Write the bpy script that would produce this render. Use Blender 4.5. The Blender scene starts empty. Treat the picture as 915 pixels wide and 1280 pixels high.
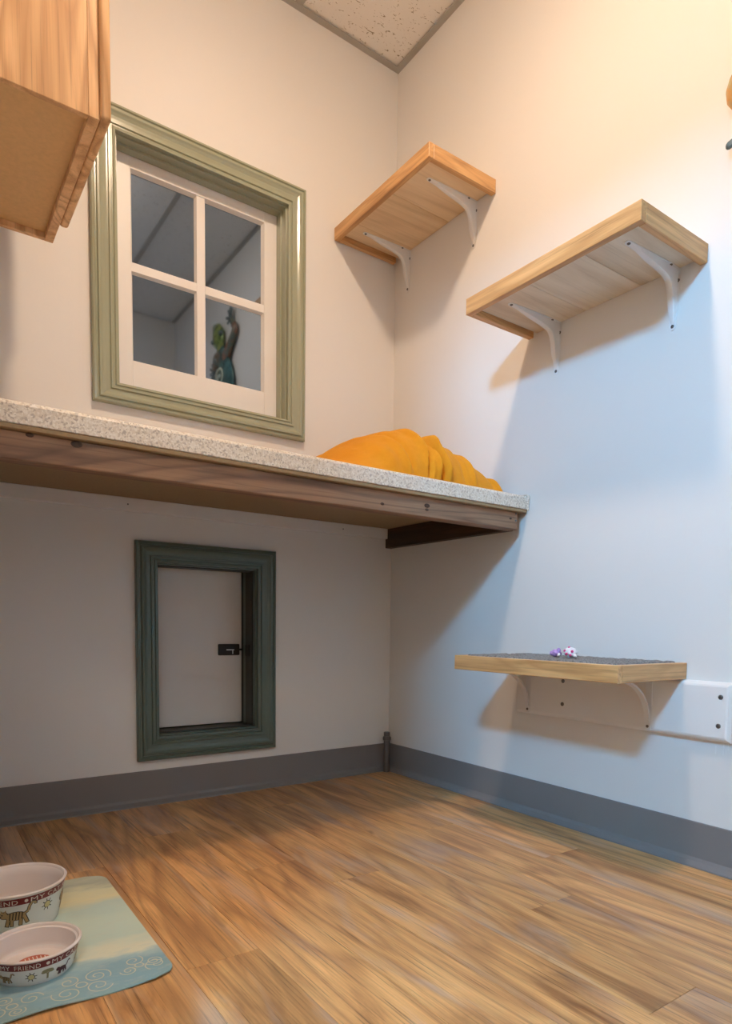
import bpy, bmesh, math, random
from mathutils import Vector, Matrix, noise
random.seed(7)
S = bpy.context.scene
COL = S.collection
rad = math.radians

# ------------------------------------------------------------------ camera
W, H = 915.0, 1280.0
FPX, PX, PY = 813.49, 472.72, 839.81
CAM = Vector((-1.4338, -1.9207, 0.5332))
yaw, pit, rol = rad(-35.7414), rad(-4.06), rad(0.7703)
fw = Vector((-math.sin(yaw)*math.cos(pit), math.cos(yaw)*math.cos(pit), math.sin(pit)))
rt0 = Vector((math.cos(yaw), math.sin(yaw), 0)); up0 = rt0.cross(fw)
rt = rt0*math.cos(rol) + up0*math.sin(rol); up = up0*math.cos(rol) - rt0*math.sin(rol)
cd = bpy.data.cameras.new('camera'); cam = bpy.data.objects.new('camera', cd); COL.objects.link(cam)
cam.matrix_world = Matrix(((rt.x, up.x, -fw.x, CAM.x), (rt.y, up.y, -fw.y, CAM.y), (rt.z, up.z, -fw.z, CAM.z), (0, 0, 0, 1)))
cd.sensor_fit = 'HORIZONTAL'; cd.sensor_width = 36; cd.lens = FPX/W*36
cd.shift_x = (W/2-PX)/W; cd.shift_y = (PY-H/2)/W
cd.clip_start = 0.02; cd.clip_end = 50
S.camera = cam

# ------------------------------------------------------------------ world, light levels, exposure
wd = bpy.data.worlds.new('world'); S.world = wd; wd.use_nodes = True
wd.node_tree.nodes['Background'].inputs[0].default_value = (0.75, 0.82, 0.95, 1)
wd.node_tree.nodes['Background'].inputs[1].default_value = 0.5
LAMP_POS = (-0.82, -1.01, 2.418); LAMP_R = 0.072
LAMP_COL = (1.0, 0.73, 0.51); LAMP_L = 375.0
SKY_COL = (0.17, 0.56, 1.0); SKY_L = 385.0
FILL_COL = (1.0, 0.86, 0.70); FILL_L = 26.0
WIN_Y = (-2.36, -1.98); WIN_Z = (2.08, 2.40)
vs = S.view_settings
vs.view_transform = 'Standard'; vs.look = 'None'; vs.gamma = 1.0; vs.exposure = -0.04
vs.use_curve_mapping = False

# ------------------------------------------------------------------ helpers
def new_root(name, loc, label, cat, group=None):
    o = bpy.data.objects.new(name, None); COL.objects.link(o); o.location = loc
    o.empty_display_size = 0.05
    o['label'] = label; o['category'] = cat
    if group: o['group'] = group
    return o

def finish(bm, recalc=True):
    if recalc: bmesh.ops.recalc_face_normals(bm, faces=bm.faces)

def abs_loc(o):
    v = Vector((0, 0, 0))
    while o: v += o.location; o = o.parent
    return v

def part(name, bm, mat, parent=None, smooth=False, loc=None, recalc=True):
    """link bm (built in world coordinates) as one mesh object"""
    finish(bm, recalc)
    base = abs_loc(parent) if parent else Vector((0, 0, 0))
    origin = Vector(loc) if loc is not None else base
    if origin.length: bmesh.ops.translate(bm, verts=bm.verts, vec=-origin)
    me = bpy.data.meshes.new(name); bm.to_mesh(me); bm.free()
    if smooth:
        for p in me.polygons: p.use_smooth = True
        try: me.set_sharp_from_angle(angle=rad(38))
        except Exception: pass
    o = bpy.data.objects.new(name, me); COL.objects.link(o)
    if mat: me.materials.append(mat)
    o.location = origin - base
    if parent: o.parent = parent
    return o

def inst(src, name, loc, parent=None, rot=None):
    o = src.copy(); o.name = name; COL.objects.link(o)
    o.location = Vector(loc) - (abs_loc(parent) if parent else Vector((0, 0, 0))); o.parent = parent
    if rot is not None: o.rotation_euler = rot
    return o

def struct(o, label=None):
    o['kind'] = 'structure'
    if label: o['label'] = label
    return o

def tag(o, label, cat, group=None):
    o['label'] = label; o['category'] = cat
    if group: o['group'] = group
    return o

def box(bm, x0, x1, y0, y1, z0, z1, bev=0.0, seg=1):
    r = bmesh.ops.create_cube(bm, size=1.0)
    vs_ = r['verts']
    for v in vs_:
        v.co = Vector(((x0+x1)/2 + v.co.x*(x1-x0), (y0+y1)/2 + v.co.y*(y1-y0), (z0+z1)/2 + v.co.z*(z1-z0)))
    if bev > 0:
        es = list({e for v in vs_ for e in v.link_edges})
        bmesh.ops.bevel(bm, geom=es, offset=bev, segments=seg, affect='EDGES', profile=0.5)
    return bm

def bx(*a, **k): return box(bmesh.new(), *a, **k)

def extrude_poly(pts, axis, a0, a1, bm=None):
    """pts 2-D; axis 'x','y','z' is the extrusion axis from a0 to a1; other two in xyz order"""
    bm = bm or bmesh.new()
    def mk(p, a):
        return {'x': (a, p[0], p[1]), 'y': (p[0], a, p[1]), 'z': (p[0], p[1], a)}[axis]
    A = [bm.verts.new(mk(p, a0)) for p in pts]; B = [bm.verts.new(mk(p, a1)) for p in pts]
    n = len(pts)
    bm.faces.new(A); bm.faces.new(B[::-1])
    for i in range(n): bm.faces.new((A[i], B[i], B[(i+1) % n], A[(i+1) % n]))
    return bm

def lathe(prof, c, n=32, bm=None, axis='z', a0=0.0):
    bm = bm or bmesh.new(); rings = []
    for r, h in prof:
        if r < 1e-6:
            p = {'z': (c[0], c[1], c[2]+h), 'x': (c[0]+h, c[1], c[2]), 'y': (c[0], c[1]+h, c[2])}[axis]
            rings.append([bm.verts.new(p)])
        else:
            ring = []
            for i in range(n):
                t = a0 + 2*math.pi*i/n; a, b = r*math.cos(t), r*math.sin(t)
                p = {'z': (c[0]+a, c[1]+b, c[2]+h), 'x': (c[0]+h, c[1]+a, c[2]+b), 'y': (c[0]+a, c[1]+h, c[2]+b)}[axis]
                ring.append(bm.verts.new(p))
            rings.append(ring)
    for A, B in zip(rings, rings[1:]):
        if len(A) == 1 and len(B) == 1: continue
        for i in range(n):
            j = (i+1) % n
            if len(A) == 1: bm.faces.new((A[0], B[i], B[j]))
            elif len(B) == 1: bm.faces.new((A[i], B[0], A[j]))
            else: bm.faces.new((A[i], B[i], B[j], A[j]))
    return bm

def sweep(pts, radii, flat=(1, 1), normal=(1, 0, 0), n=10, bm=None, sub=6):
    """tube through pts (Catmull-Rom), cross-section flattened along `normal` by flat[1]"""
    bm = bm or bmesh.new()
    P = [Vector(p) for p in pts]; Rr = list(radii)
    sp, sr = [], []
    for i in range(len(P)-1):
        p0 = P[max(i-1, 0)]; p1 = P[i]; p2 = P[i+1]; p3 = P[min(i+2, len(P)-1)]
        for k in range(sub):
            t = k/sub
            sp.append(0.5*((2*p1)+(p2-p0)*t+(2*p0-5*p1+4*p2-p3)*t*t+(3*p1-p0-3*p2+p3)*t**3))
            sr.append(Rr[i]*(1-t)+Rr[i+1]*t)
    sp.append(P[-1]); sr.append(Rr[-1])
    # rounded ends
    d0 = (sp[0]-sp[1]).normalized(); d1 = (sp[-1]-sp[-2]).normalized()
    pre = [(sp[0]+d0*sr[0]*math.sin(a), sr[0]*math.cos(a)) for a in (rad(80), rad(55), rad(28))]
    post = [(sp[-1]+d1*sr[-1]*math.sin(a), sr[-1]*math.cos(a)) for a in (rad(28), rad(55), rad(80))]
    allp = [p for p, _ in pre]+sp+[p for p, _ in post]; allr = [r for _, r in pre]+sr+[r for _, r in post]
    nv = Vector(normal).normalized(); rings = []
    for i, (p, r) in enumerate(zip(allp, allr)):
        a = allp[max(i-1, 0)]; b = allp[min(i+1, len(allp)-1)]
        t = (b-a).normalized(); s = t.cross(nv)
        if s.length < 1e-4: s = t.orthogonal()
        s.normalize(); m = s.cross(t).normalized()
        rings.append([bm.verts.new(p+s*(r*flat[0]*math.cos(2*math.pi*k/n))+m*(r*flat[1]*math.sin(2*math.pi*k/n))) for k in range(n)])
    for A, B in zip(rings, rings[1:]):
        for k in range(n): bm.faces.new((A[k], B[k], B[(k+1) % n], A[(k+1) % n]))
    bm.faces.new(rings[0][::-1]); bm.faces.new(rings[-1])
    return bm

# ------------------------------------------------------------------ materials
class N:
    def __init__(s, name):
        s.m = bpy.data.materials.new(name); s.m.use_nodes = True; s.t = s.m.node_tree
        s.b = s.t.nodes['Principled BSDF']
    def n(s, typ, **k):
        nd = s.t.nodes.new(typ)
        for a, v in k.items(): setattr(nd, a, v)
        return nd
    def l(s, a, b): s.t.links.new(a, b)
    def set(s, **k):
        for a, v in k.items():
            s.b.inputs[a.replace('_', ' ')].default_value = v
    def coords(s, scale=(1, 1, 1), rnd=0.0):
        tc = s.n('ShaderNodeTexCoord'); src = tc.outputs['Object']
        if rnd:
            oi = s.n('ShaderNodeObjectInfo'); mu = s.n('ShaderNodeVectorMath', operation='SCALE')
            cb = s.n('ShaderNodeCombineXYZ')
            m1 = s.n('ShaderNodeMath', operation='MULTIPLY'); m1.inputs[1].default_value = rnd
            m2 = s.n('ShaderNodeMath', operation='MULTIPLY'); m2.inputs[1].default_value = rnd*1.7
            s.l(oi.outputs['Random'], m1.inputs[0]); s.l(oi.outputs['Random'], m2.inputs[0])
            s.l(m1.outputs[0], cb.inputs[0]); s.l(m2.outputs[0], cb.inputs[1]); s.l(m1.outputs[0], cb.inputs[2])
            ad = s.n('ShaderNodeVectorMath', operation='ADD'); s.l(src, ad.inputs[0]); s.l(cb.outputs[0], ad.inputs[1]); src = ad.outputs[0]
        mp = s.n('ShaderNodeMapping'); mp.inputs['Scale'].default_value = scale; s.l(src, mp.inputs[0])
        return mp.outputs[0]
    def noise(s, vec, scale, detail=3, rough=0.5, dist=0.0):
        nd = s.n('ShaderNodeTexNoise'); s.l(vec, nd.inputs['Vector'])
        nd.inputs['Scale'].default_value = scale; nd.inputs['Detail'].default_value = detail
        nd.inputs['Roughness'].default_value = rough; nd.inputs['Distortion'].default_value = dist
        return nd.outputs[0]
    def ramp(s, fac, stops, interp='LINEAR'):
        nd = s.n('ShaderNodeValToRGB'); cr = nd.color_ramp; cr.interpolation = interp
        while len(cr.elements) < len(stops): cr.elements.new(0.5)
        for e, (p, c) in zip(cr.elements, stops):
            e.position = p; e.color = (c[0], c[1], c[2], 1) if hasattr(c, '__len__') else (c, c, c, 1)
        s.l(fac, nd.inputs[0]); return nd.outputs[0]
    def mix(s, fac, a, b, mode='MIX'):
        nd = s.n('ShaderNodeMix', data_type='RGBA', blend_type=mode)
        if isinstance(fac, float): nd.inputs[0].default_value = fac
        else: s.l(fac, nd.inputs[0])
        for i, v in ((6, a), (7, b)):
            if hasattr(v, '__len__'): nd.inputs[i].default_value = (v[0], v[1], v[2], 1)
            else: s.l(v, nd.inputs[i])
        return nd.outputs[2]
    def bump(s, h, strength=0.2, dist=0.001):
        nd = s.n('ShaderNodeBump'); nd.inputs['Strength'].default_value = strength; nd.inputs['Distance'].default_value = dist
        s.l(h, nd.inputs['Height']); s.l(nd.outputs[0], s.b.inputs['Normal'])

def plain(name, col, rough=0.5, var=0.06, vs_=8.0, bump=0.0, bs=200.0, metal=0.0, spec=0.5):
    a = N(name); v = a.coords()
    f = a.noise(v, vs_, 4)
    c = a.mix(f, [x*(1-var) for x in col], [min(1, x*(1+var)) for x in col]); a.l(c, a.b.inputs['Base Color'])
    a.set(Roughness=rough, Metallic=metal); a.b.inputs['Specular IOR Level'].default_value = spec
    if bump: a.bump(a.noise(v, bs, 3), bump, 0.001)
    return a.m

def wood(name, light, mid, dark, axis='y', ring=9.0, rough=0.45, rnd=11.0, streak=0.35, grey=None, stretch=0.09, fine=260.0, rings=16.0, ringamt=0.55):
    a = N(name)
    def sc(al, ac): return tuple(al if 'xyz'[i] == axis else ac for i in range(3))
    v1 = a.coords(sc(ring*stretch, ring), rnd)
    warp = a.noise(v1, 0.9, 2, 0.5)
    f1 = a.noise(v1, 1.6, 5, 0.55, 1.3)
    base = a.ramp(f1, [(0.27, dark), (0.46, mid), (0.64, light), (0.85, mid)])
    # cathedral growth rings: contour lines of a long soft noise
    v0 = a.coords(sc(ring*stretch*0.75, ring*0.75), rnd*1.9)
    f0 = a.noise(v0, 1.0, 1.5, 0.4, 0.35)
    ml = a.n('ShaderNodeMath', operation='MULTIPLY'); a.l(f0, ml.inputs[0]); ml.inputs[1].default_value = rings
    fr = a.n('ShaderNodeMath', operation='FRACT'); a.l(ml.outputs[0], fr.inputs[0])
    rg = a.ramp(fr.outputs[0], [(0.0, 1.0), (0.10, 0.75), (0.34, 0.08), (0.80, 0.0), (1.0, 0.9)])
    mx2 = a.n('ShaderNodeMath', operation='MULTIPLY'); a.l(rg, mx2.inputs[0]); mx2.inputs[1].default_value = ringamt
    c = a.mix(mx2.outputs[0], base, dark)
    # fine fibre and pores
    v2 = a.coords(sc(fine*0.016, fine), rnd)
    f2 = a.noise(v2, 1.0, 4, 0.65)
    fb = a.ramp(f2, [(0.32, 0.35), (0.43, 0.92), (0.55, 1.0), (0.72, 1.22)])
    c = a.mix(streak, c, a.mix(1.0, c, fb, 'MULTIPLY'))
    if grey:
        v3 = a.coords(sc(2.2, 11.0), rnd*1.3)
        g = a.ramp(a.noise(v3, 1.0, 4, 0.6, 0.8), [(0.52, 0.0), (0.70, 0.75)])
        gg = a.mix(g, c, a.mix(0.6, c, grey)); c = gg
        k = a.ramp(a.noise(a.coords(sc(3.0, 9.0), rnd*2.1), 1.0, 3, 0.6, 1.0), [(0.66, 0.0), (0.78, 0.8)])
        c = a.mix(k, c, [x*0.5 for x in dark])
    oi = a.n('ShaderNodeObjectInfo')
    tone = a.ramp(oi.outputs['Random'], [(0.0, 0.84), (0.5, 1.0), (1.0, 1.10)]) if grey else None
    if tone: c = a.mix(1.0, c, tone, 'MULTIPLY')
    a.l(c, a.b.inputs['Base Color']); a.set(Roughness=rough)
    a.bump(f2, 0.12, 0.0006)
    return a.m

M = {}
def build_materials():
    a = N('wall_paint'); v = a.coords()
    c = a.mix(a.noise(v, 1.7, 3), (0.745, 0.725, 0.695), (0.77, 0.75, 0.72)); a.l(c, a.b.inputs['Base Color'])
    a.set(Roughness=0.55); a.bump(a.noise(v, 190, 3), 0.10, 0.0008); M['wall'] = a.m
    M['floor_base'] = plain('floor_base', (0.05, 0.03, 0.018), 0.8)
    M['plank'] = wood('vinyl_plank', (0.80, 0.45, 0.18), (0.62, 0.315, 0.118), (0.27, 0.115, 0.042), 'y', 9.0, 0.34, 17.0, 0.95, (0.46, 0.40, 0.38), 0.14, 300.0, 10.0, 0.5)
    # ceiling tile: fissured mineral fibre
    a = N('ceiling_tile'); v = a.coords((1, 1, 1), 3.0)
    vv = a.coords((1.0, 2.6, 1.0), 3.0)
    s1 = a.ramp(a.noise(vv, 42, 2, 0.5, 1.6), [(0.66, 0.0), (0.70, 1.0)])
    s2 = a.ramp(a.noise(v, 95, 2, 0.5, 0.6), [(0.68, 0.0), (0.72, 0.7)])
    c = a.mix(s1, (0.87, 0.845, 0.81), (0.30, 0.24, 0.17)); c = a.mix(s2, c, (0.36, 0.30, 0.22))
    a.l(c, a.b.inputs['Base Color']); a.set(Roughness=0.9); a.bump(s1, -0.8, 0.002); M['tile'] = a.m
    M['grid'] = plain('grid_metal', (0.42, 0.405, 0.38), 0.5)
    M['vinyl'] = plain('grey_vinyl', (0.205, 0.190, 0.186), 0.34, 0.05, 5, 0.05, 120)
    M['sage'] = plain('sage_paint', (0.335, 0.355, 0.255), 0.20, 0.03, 14, spec=0.7)
    M['pine_green'] = plain('dark_green_paint', (0.098, 0.138, 0.115), 0.30, 0.06, 20, 0.05, 60)
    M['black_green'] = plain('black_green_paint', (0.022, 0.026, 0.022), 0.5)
    M['white'] = plain('white_paint', (0.80, 0.78, 0.755), 0.38, 0.03)
    M['bracket'] = plain('white_enamel', (0.78, 0.78, 0.78), 0.35, 0.04, 40)
    M['panelgrey'] = plain('hatch_panel', (0.70, 0.68, 0.65), 0.5, 0.04)
    M['black'] = plain('black_plastic', (0.006, 0.006, 0.006), 0.5)
    M['steel'] = plain('steel', (0.62, 0.62, 0.62), 0.3, 0.05, metal=1.0)
    M['screw'] = plain('screw_steel', (0.17, 0.165, 0.16), 0.38, 0.2, 90, metal=0.8)
    M['pipe'] = plain('grey_plastic_pipe', (0.10, 0.095, 0.095), 0.35)
    a = N('mirror_pane'); v = a.coords(); f = a.noise(v, 5, 2)
    a.l(a.mix(f, (0.215, 0.285, 0.39), (0.23, 0.30, 0.405)), a.b.inputs['Base Color']); a.set(Metallic=1.0, Roughness=0.035); M['pane'] = a.m
    M['oak_y'] = wood('oak_along_y', (0.74, 0.43, 0.185), (0.62, 0.34, 0.135), (0.45, 0.225, 0.08), 'y', 16, 0.42, 5.0, 0.45)
    M['oak_x'] = wood('oak_along_x', (0.74, 0.43, 0.185), (0.62, 0.34, 0.135), (0.45, 0.225, 0.08), 'x', 16, 0.42, 5.0, 0.45)
    M['oak_z'] = wood('oak_upright', (0.80, 0.50, 0.255), (0.73, 0.43, 0.205), (0.45, 0.225, 0.085), 'z', 9, 0.40, 5.0, 0.45, None, 0.11, 230.0, 14.0, 0.8)
    M['ply'] = wood('plywood_board', (0.82, 0.63, 0.41), (0.77, 0.57, 0.355), (0.60, 0.41, 0.23), 'x', 6, 0.6, 9.0, 0.2, None, 0.12, 200.0, 6.0, 0.35)
    M['palply'] = wood('pale_plywood_board', (0.84, 0.74, 0.60), (0.76, 0.65, 0.50), (0.54, 0.41, 0.27), 'x', 6, 0.6, 9.0, 0.2, None, 0.12, 200.0, 6.0, 0.35)
    M['brown'] = wood('weathered_timber', (0.37, 0.205, 0.115), (0.27, 0.145, 0.08), (0.085, 0.042, 0.024), 'x', 12, 0.6, 5.0, 0.5)
    M['darkwood'] = wood('dark_stained_cleat', (0.085, 0.038, 0.017), (0.05, 0.021, 0.009), (0.015, 0.007, 0.004), 'y', 14, 0.55, 5.0, 0.5)
    M['particle'] = plain('particle_board', (0.36, 0.235, 0.12), 0.7, 0.16, 180, 0.15, 400)
    M['hardboard'] = plain('cabinet_underside', (0.64, 0.39, 0.17), 0.55, 0.14, 120, 0.05, 300)
    # speckled laminate
    a = N('speckled_laminate'); v = a.coords()
    vo = a.n('ShaderNodeTexVoronoi'); a.l(v, vo.inputs['Vector']); vo.inputs['Scale'].default_value = 330
    sep = a.n('ShaderNodeSeparateColor'); a.l(vo.outputs['Color'], sep.inputs[0])
    c = a.ramp(sep.outputs[0], [(0, (0.20, 0.14, 0.10)), (0.09, (0.40, 0.31, 0.22)), (0.22, (0.58, 0.49, 0.38)), (0.42, (0.69, 0.62, 0.53)), (0.72, (0.78, 0.73, 0.66)), (0.90, (0.55, 0.48, 0.41))], 'CONSTANT')
    vo2 = a.n('ShaderNodeTexVoronoi'); a.l(v, vo2.inputs['Vector']); vo2.inputs['Scale'].default_value = 170
    sp2 = a.n('ShaderNodeSeparateColor'); a.l(vo2.outputs['Color'], sp2.inputs[0])
    k = a.ramp(sp2.outputs[1], [(0.0, 0.0), (0.965, 0.0), (0.97, 0.7)], 'CONSTANT')
    c = a.mix(k, c, (0.14, 0.10, 0.08)); c = a.mix(0.42, c, (0.76, 0.71, 0.63))
    a.l(c, a.b.inputs['Base Color']); a.set(Roughness=0.35); M['laminate'] = a.m
    a = N('orange_fleece'); v = a.coords()
    c = a.mix(a.noise(v, 60, 4, 0.7), (0.56, 0.205, 0.007), (0.68, 0.285, 0.018)); a.l(c, a.b.inputs['Base Color'])
    a.set(Roughness=0.95); a.b.inputs['Sheen Weight'].default_value = 0.25; a.b.inputs['Sheen Tint'].default_value = (1, 0.6, 0.2, 1)
    a.b.inputs['Specular IOR Level'].default_value = 0.15
    a.bump(a.noise(v, 420, 4, 0.7), 0.5, 0.002); M['fleece'] = a.m
    a = N('grey_carpet'); v = a.coords()
    c = a.ramp(a.noise(v, 300, 3, 0.7), [(0.35, (0.10, 0.10, 0.105)), (0.5, (0.24, 0.235, 0.23)), (0.7, (0.42, 0.41, 0.40))]); a.l(c, a.b.inputs['Base Color'])
    a.set(Roughness=1.0); a.bump(a.noise(v, 350, 3, 0.8), 0.9, 0.004); M['carpet'] = a.m
    # placemat: painted bands
    a = N('painted_placemat'); tc = a.n('ShaderNodeTexCoord'); sx = a.n('ShaderNodeSeparateXYZ'); a.l(tc.outputs['Object'], sx.inputs[0])
    mr = a.n('ShaderNodeMapRange'); mr.inputs['From Min'].default_value = -0.245; mr.inputs['From Max'].default_value = 0.245
    a.l(sx.outputs['Y'], mr.inputs['Value'])
    v = a.coords((1.0, 2.2, 1.0)); nz = a.noise(v, 9, 5, 0.6)
    ad = a.n('ShaderNodeMath', operation='MULTIPLY_ADD'); a.l(nz, ad.inputs[0]); ad.inputs[1].default_value = 0.26; 
    sb = a.n('ShaderNodeMath', operation='SUBTRACT'); a.l(mr.outputs[0], sb.inputs[0]); sb.inputs[1].default_value = 0.13
    a.l(sb.outputs[0], ad.inputs[2])
    c = a.ramp(ad.outputs[0], [(0.0, (0.20, 0.33, 0.36)), (0.15, (0.19, 0.32, 0.38)), (0.22, (0.30, 0.42, 0.42)), (0.27, (0.55, 0.55, 0.42)), (0.36, (0.40, 0.50, 0.43)), (0.52, (0.45, 0.54, 0.45)), (0.64, (0.40, 0.50, 0.44)), (0.74, (0.60, 0.55, 0.33)), (0.83, (0.55, 0.54, 0.36)), (0.90, (0.33, 0.35, 0.27)), (1.0, (0.42, 0.44, 0.34))])
    c = a.mix(1.0, c, (1.28, 1.28, 1.28), 'MULTIPLY')
    c = a.mix(a.ramp(a.noise(v, 26, 5, 0.7), [(0.5, 0.0), (0.75, 0.4)]), c, (0.62, 0.62, 0.5))
    a.l(c, a.b.inputs['Base Color']); a.set(Roughness=0.42); M['mat'] = a.m
    M['cream'] = plain('cream_print', (0.62, 0.60, 0.45), 0.5, 0.1, 60)
    M['glaze'] = plain('white_glaze', (0.74, 0.74, 0.70), 0.22, 0.03, 10)
    M['glaze_in'] = plain('pink_white_glaze', (0.74, 0.665, 0.63), 0.25, 0.03, 10)
    M['red'] = plain('dark_red_band', (0.17, 0.016, 0.018), 0.3, 0.12, 60)
    M['letter'] = plain('pale_lettering', (0.72, 0.66, 0.58), 0.4)
    M['ink'] = plain('black_ink', (0.02, 0.017, 0.015), 0.5)
    M['tan'] = plain('tan_print', (0.42, 0.28, 0.13), 0.5, 0.2, 90)
    M['sun'] = plain('yellow_print', (0.60, 0.52, 0.24), 0.5, 0.15, 90)
    M['olive'] = plain('olive_print', (0.24, 0.22, 0.12), 0.5, 0.2, 90)
    M['plum'] = plain('plum_print', (0.12, 0.03, 0.045), 0.5, 0.2, 90)
    M['rust'] = plain('rust_print', (0.45, 0.10, 0.05), 0.45, 0.35, 120)
    M['lilac'] = plain('lilac_felt', (0.50, 0.30, 0.62), 0.9, 0.15, 120, 0.6, 400)
    M['pink'] = plain('pink_felt', (0.70, 0.10, 0.28), 0.9, 0.1, 120)
    M['whitefelt'] = plain('white_felt', (0.82, 0.80, 0.82), 0.95, 0.06, 150, 0.6, 400)
    # gecko enamels
    def enamel(nm, c1, c2, sc=22):
        a = N(nm); v = a.coords(); f = a.ramp(a.noise(v, sc, 4, 0.6, 1.0), [(0.38, c1), (0.6, c2)])
        a.l(f, a.b.inputs['Base Color']); a.set(Roughness=0.22, Metallic=0.25); return a.m
    M['g_body'] = enamel('teal_enamel', (0.02, 0.06, 0.065), (0.10, 0.23, 0.22))
    M['g_head'] = enamel('moss_enamel', (0.05, 0.11, 0.03), (0.32, 0.38, 0.10), 34)
    M['g_arm'] = enamel('rust_green_enamel', (0.34, 0.13, 0.07), (0.10, 0.17, 0.14), 16)
    M['g_leg'] = enamel('mint_orange_enamel', (0.44, 0.52, 0.32), (0.72, 0.30, 0.06), 13)
    M['g_foot'] = enamel('slate_enamel', (0.05, 0.08, 0.09), (0.15, 0.22, 0.25), 40)
    M['g_swirl'] = plain('pale_swirl', (0.55, 0.60, 0.47), 0.3)
    def emit(nm, col, L):
        a = N(nm); e = a.n('ShaderNodeEmission'); v = a.coords(); f = a.noise(v, 3, 1)
        a.l(a.mix(f, col, col), e.inputs[0]); e.inputs[1].default_value = L
        a.l(e.outputs[0], a.t.nodes['Material Output'].inputs[0]); return a.m
    M['lampglow'] = emit('lamp_glow', LAMP_COL, LAMP_L)
    M['skyglow'] = emit('sky_glow', SKY_COL, SKY_L)
    M['panelglow'] = emit('panel_glow', FILL_COL, FILL_L)
build_materials()

# ------------------------------------------------------------------ the room
CH = 2.44; XL = -1.43; YR = -2.22; XW = -2.60; YS = -3.40; YL = -1.00
DOOR = (-2.16, -1.29, 1.92)               # doorway in the left wall: y0, y1, head
WIN = (-0.949, -0.431, 1.185, 1.842)      # window opening x0,x1,z0,z1
HAT = (-0.851, -0.535, 0.200, 0.707)      # hatch opening

def wall_with_holes(x0, x1, z0, z1, holes, y0, y1):
    bm = bmesh.new()
    xs = sorted({x0, x1, *[h[0] for h in holes], *[h[1] for h in holes]}); zs = sorted({z0, z1, *[h[2] for h in holes], *[h[3] for h in holes]})
    for i in range(len(xs)-1):
        for j in range(len(zs)-1):
            cx, cz = (xs[i]+xs[i+1])/2, (zs[j]+zs[j+1])/2
            if any(h[0] < cx < h[1] and h[2] < cz < h[3] for h in holes): continue
            box(bm, xs[i], xs[i+1], y0, y1, zs[j], zs[j+1])
    bmesh.ops.remove_doubles(bm, verts=bm.verts, dist=1e-5)
    # drop the inner walls between neighbouring cells
    seen = {}
    for f in bm.faces:
        k = tuple(sorted(v.index for v in f.verts)) if False else tuple(sorted((round(v.co.x, 4), round(v.co.y, 4), round(v.co.z, 4)) for v in f.verts))
        seen.setdefault(k, []).append(f)
    dead = [f for fs in seen.values() if len(fs) > 1 for f in fs]
    bmesh.ops.delete(bm, geom=dead, context='FACES_ONLY')
    return bm
struct(part('wall_back', wall_with_holes(XL-0.1, 0.1, 0, CH, [WIN, HAT], 0, 0.16), M['wall']), 'warm white painted wall with the window and the small hatch')
struct(part('wall_right', bx(0, 0.1, YR-0.1, 0, 0, CH), M['wall']), 'white painted wall carrying the three oak shelves')
def left_wall():
    bm = bmesh.new()
    box(bm, XL-0.1, XL, DOOR[1], 0, 0, CH); box(bm, XL-0.1, XL, YS, DOOR[0], 0, CH); box(bm, XL-0.1, XL, DOOR[0], DOOR[1], DOOR[2], CH)
    return bm
struct(part('wall_left', left_wall(), M['wall']), 'white wall behind the oak cabinet, with the doorway')
struct(part('wall_rear', bx(XL, 0, YR-0.1, YR, 0, CH), M['wall']), 'white wall behind the camera')
struct(part('wall_north', bx(XW, XL-0.1, YL, YL+0.1, 0, CH), M['wall']), 'white end wall of the corridor')
struct(part('wall_south', bx(XW, XL-0.1, YS-0.1, YS, 0, CH), M['wall']), 'white far end wall of the corridor')
def west():
    bm = bmesh.new(); a, b = WIN_Y; c, d = WIN_Z
    box(bm, XW-0.1, XW, YS, a, 0, CH); box(bm, XW-0.1, XW, b, YL, 0, CH); box(bm, XW-0.1, XW, a, b, 0, c); box(bm, XW-0.1, XW, a, b, d, CH)
    return bm
struct(part('wall_west', west(), M['wall']), 'white wall with the high daylight window')
fl = struct(part('floor', bx(XW, 0.0, YS, 0.0, -0.06, -0.004), M['floor_base']), 'brown wood-look plank floor')
# planks, laid towards the back wall
PWID = 0.122; plank_src = {}
def plank_mesh(w, L):
    k = (round(w, 4), round(L, 4))
    if k not in plank_src:
        bm = bx(-w/2+0.0003, w/2-0.0003, -L/2+0.0003, L/2-0.0003, -0.004, 0.0, bev=0.0005)
        finish(bm); me = bpy.data.meshes.new('plank'); bm.to_mesh(me); bm.free(); me.materials.append(M['plank']); plank_src[k] = me
    return plank_src[k]
x1 = 0.0; row = 0; LEN = 1.22
first = {0: -0.40, 1: -0.95, 2: -0.635, 3: -1.12, 4: -0.22, 5: -0.80, 6: -0.642, 7: -0.30, 8: -0.967, 9: -0.45, 10: -1.10}
while x1 > XW+1e-4:
    w = 0.128 if row == 0 else PWID
    x0 = max(x1-w, XW)
    ytop = 0.0 if x0 > XL-0.05 else YL
    ybot = YR if x0 > XL-0.05 else YS
    cuts = [ytop]; y = first.get(row, -1.35-0.37*(row % 4))
    while y > ybot+0.01:
        if y < ytop-0.05: cuts.append(y)
        y -= LEN
    cuts.append(ybot)
    for a, b in zip(cuts, cuts[1:]):
        o = bpy.data.objects.new('plank', plank_mesh(x1-x0, a-b)); COL.objects.link(o); o.location = ((x0+x1)/2, (a+b)/2, 0); o.parent = fl
    x1 = x0; row += 1
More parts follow.
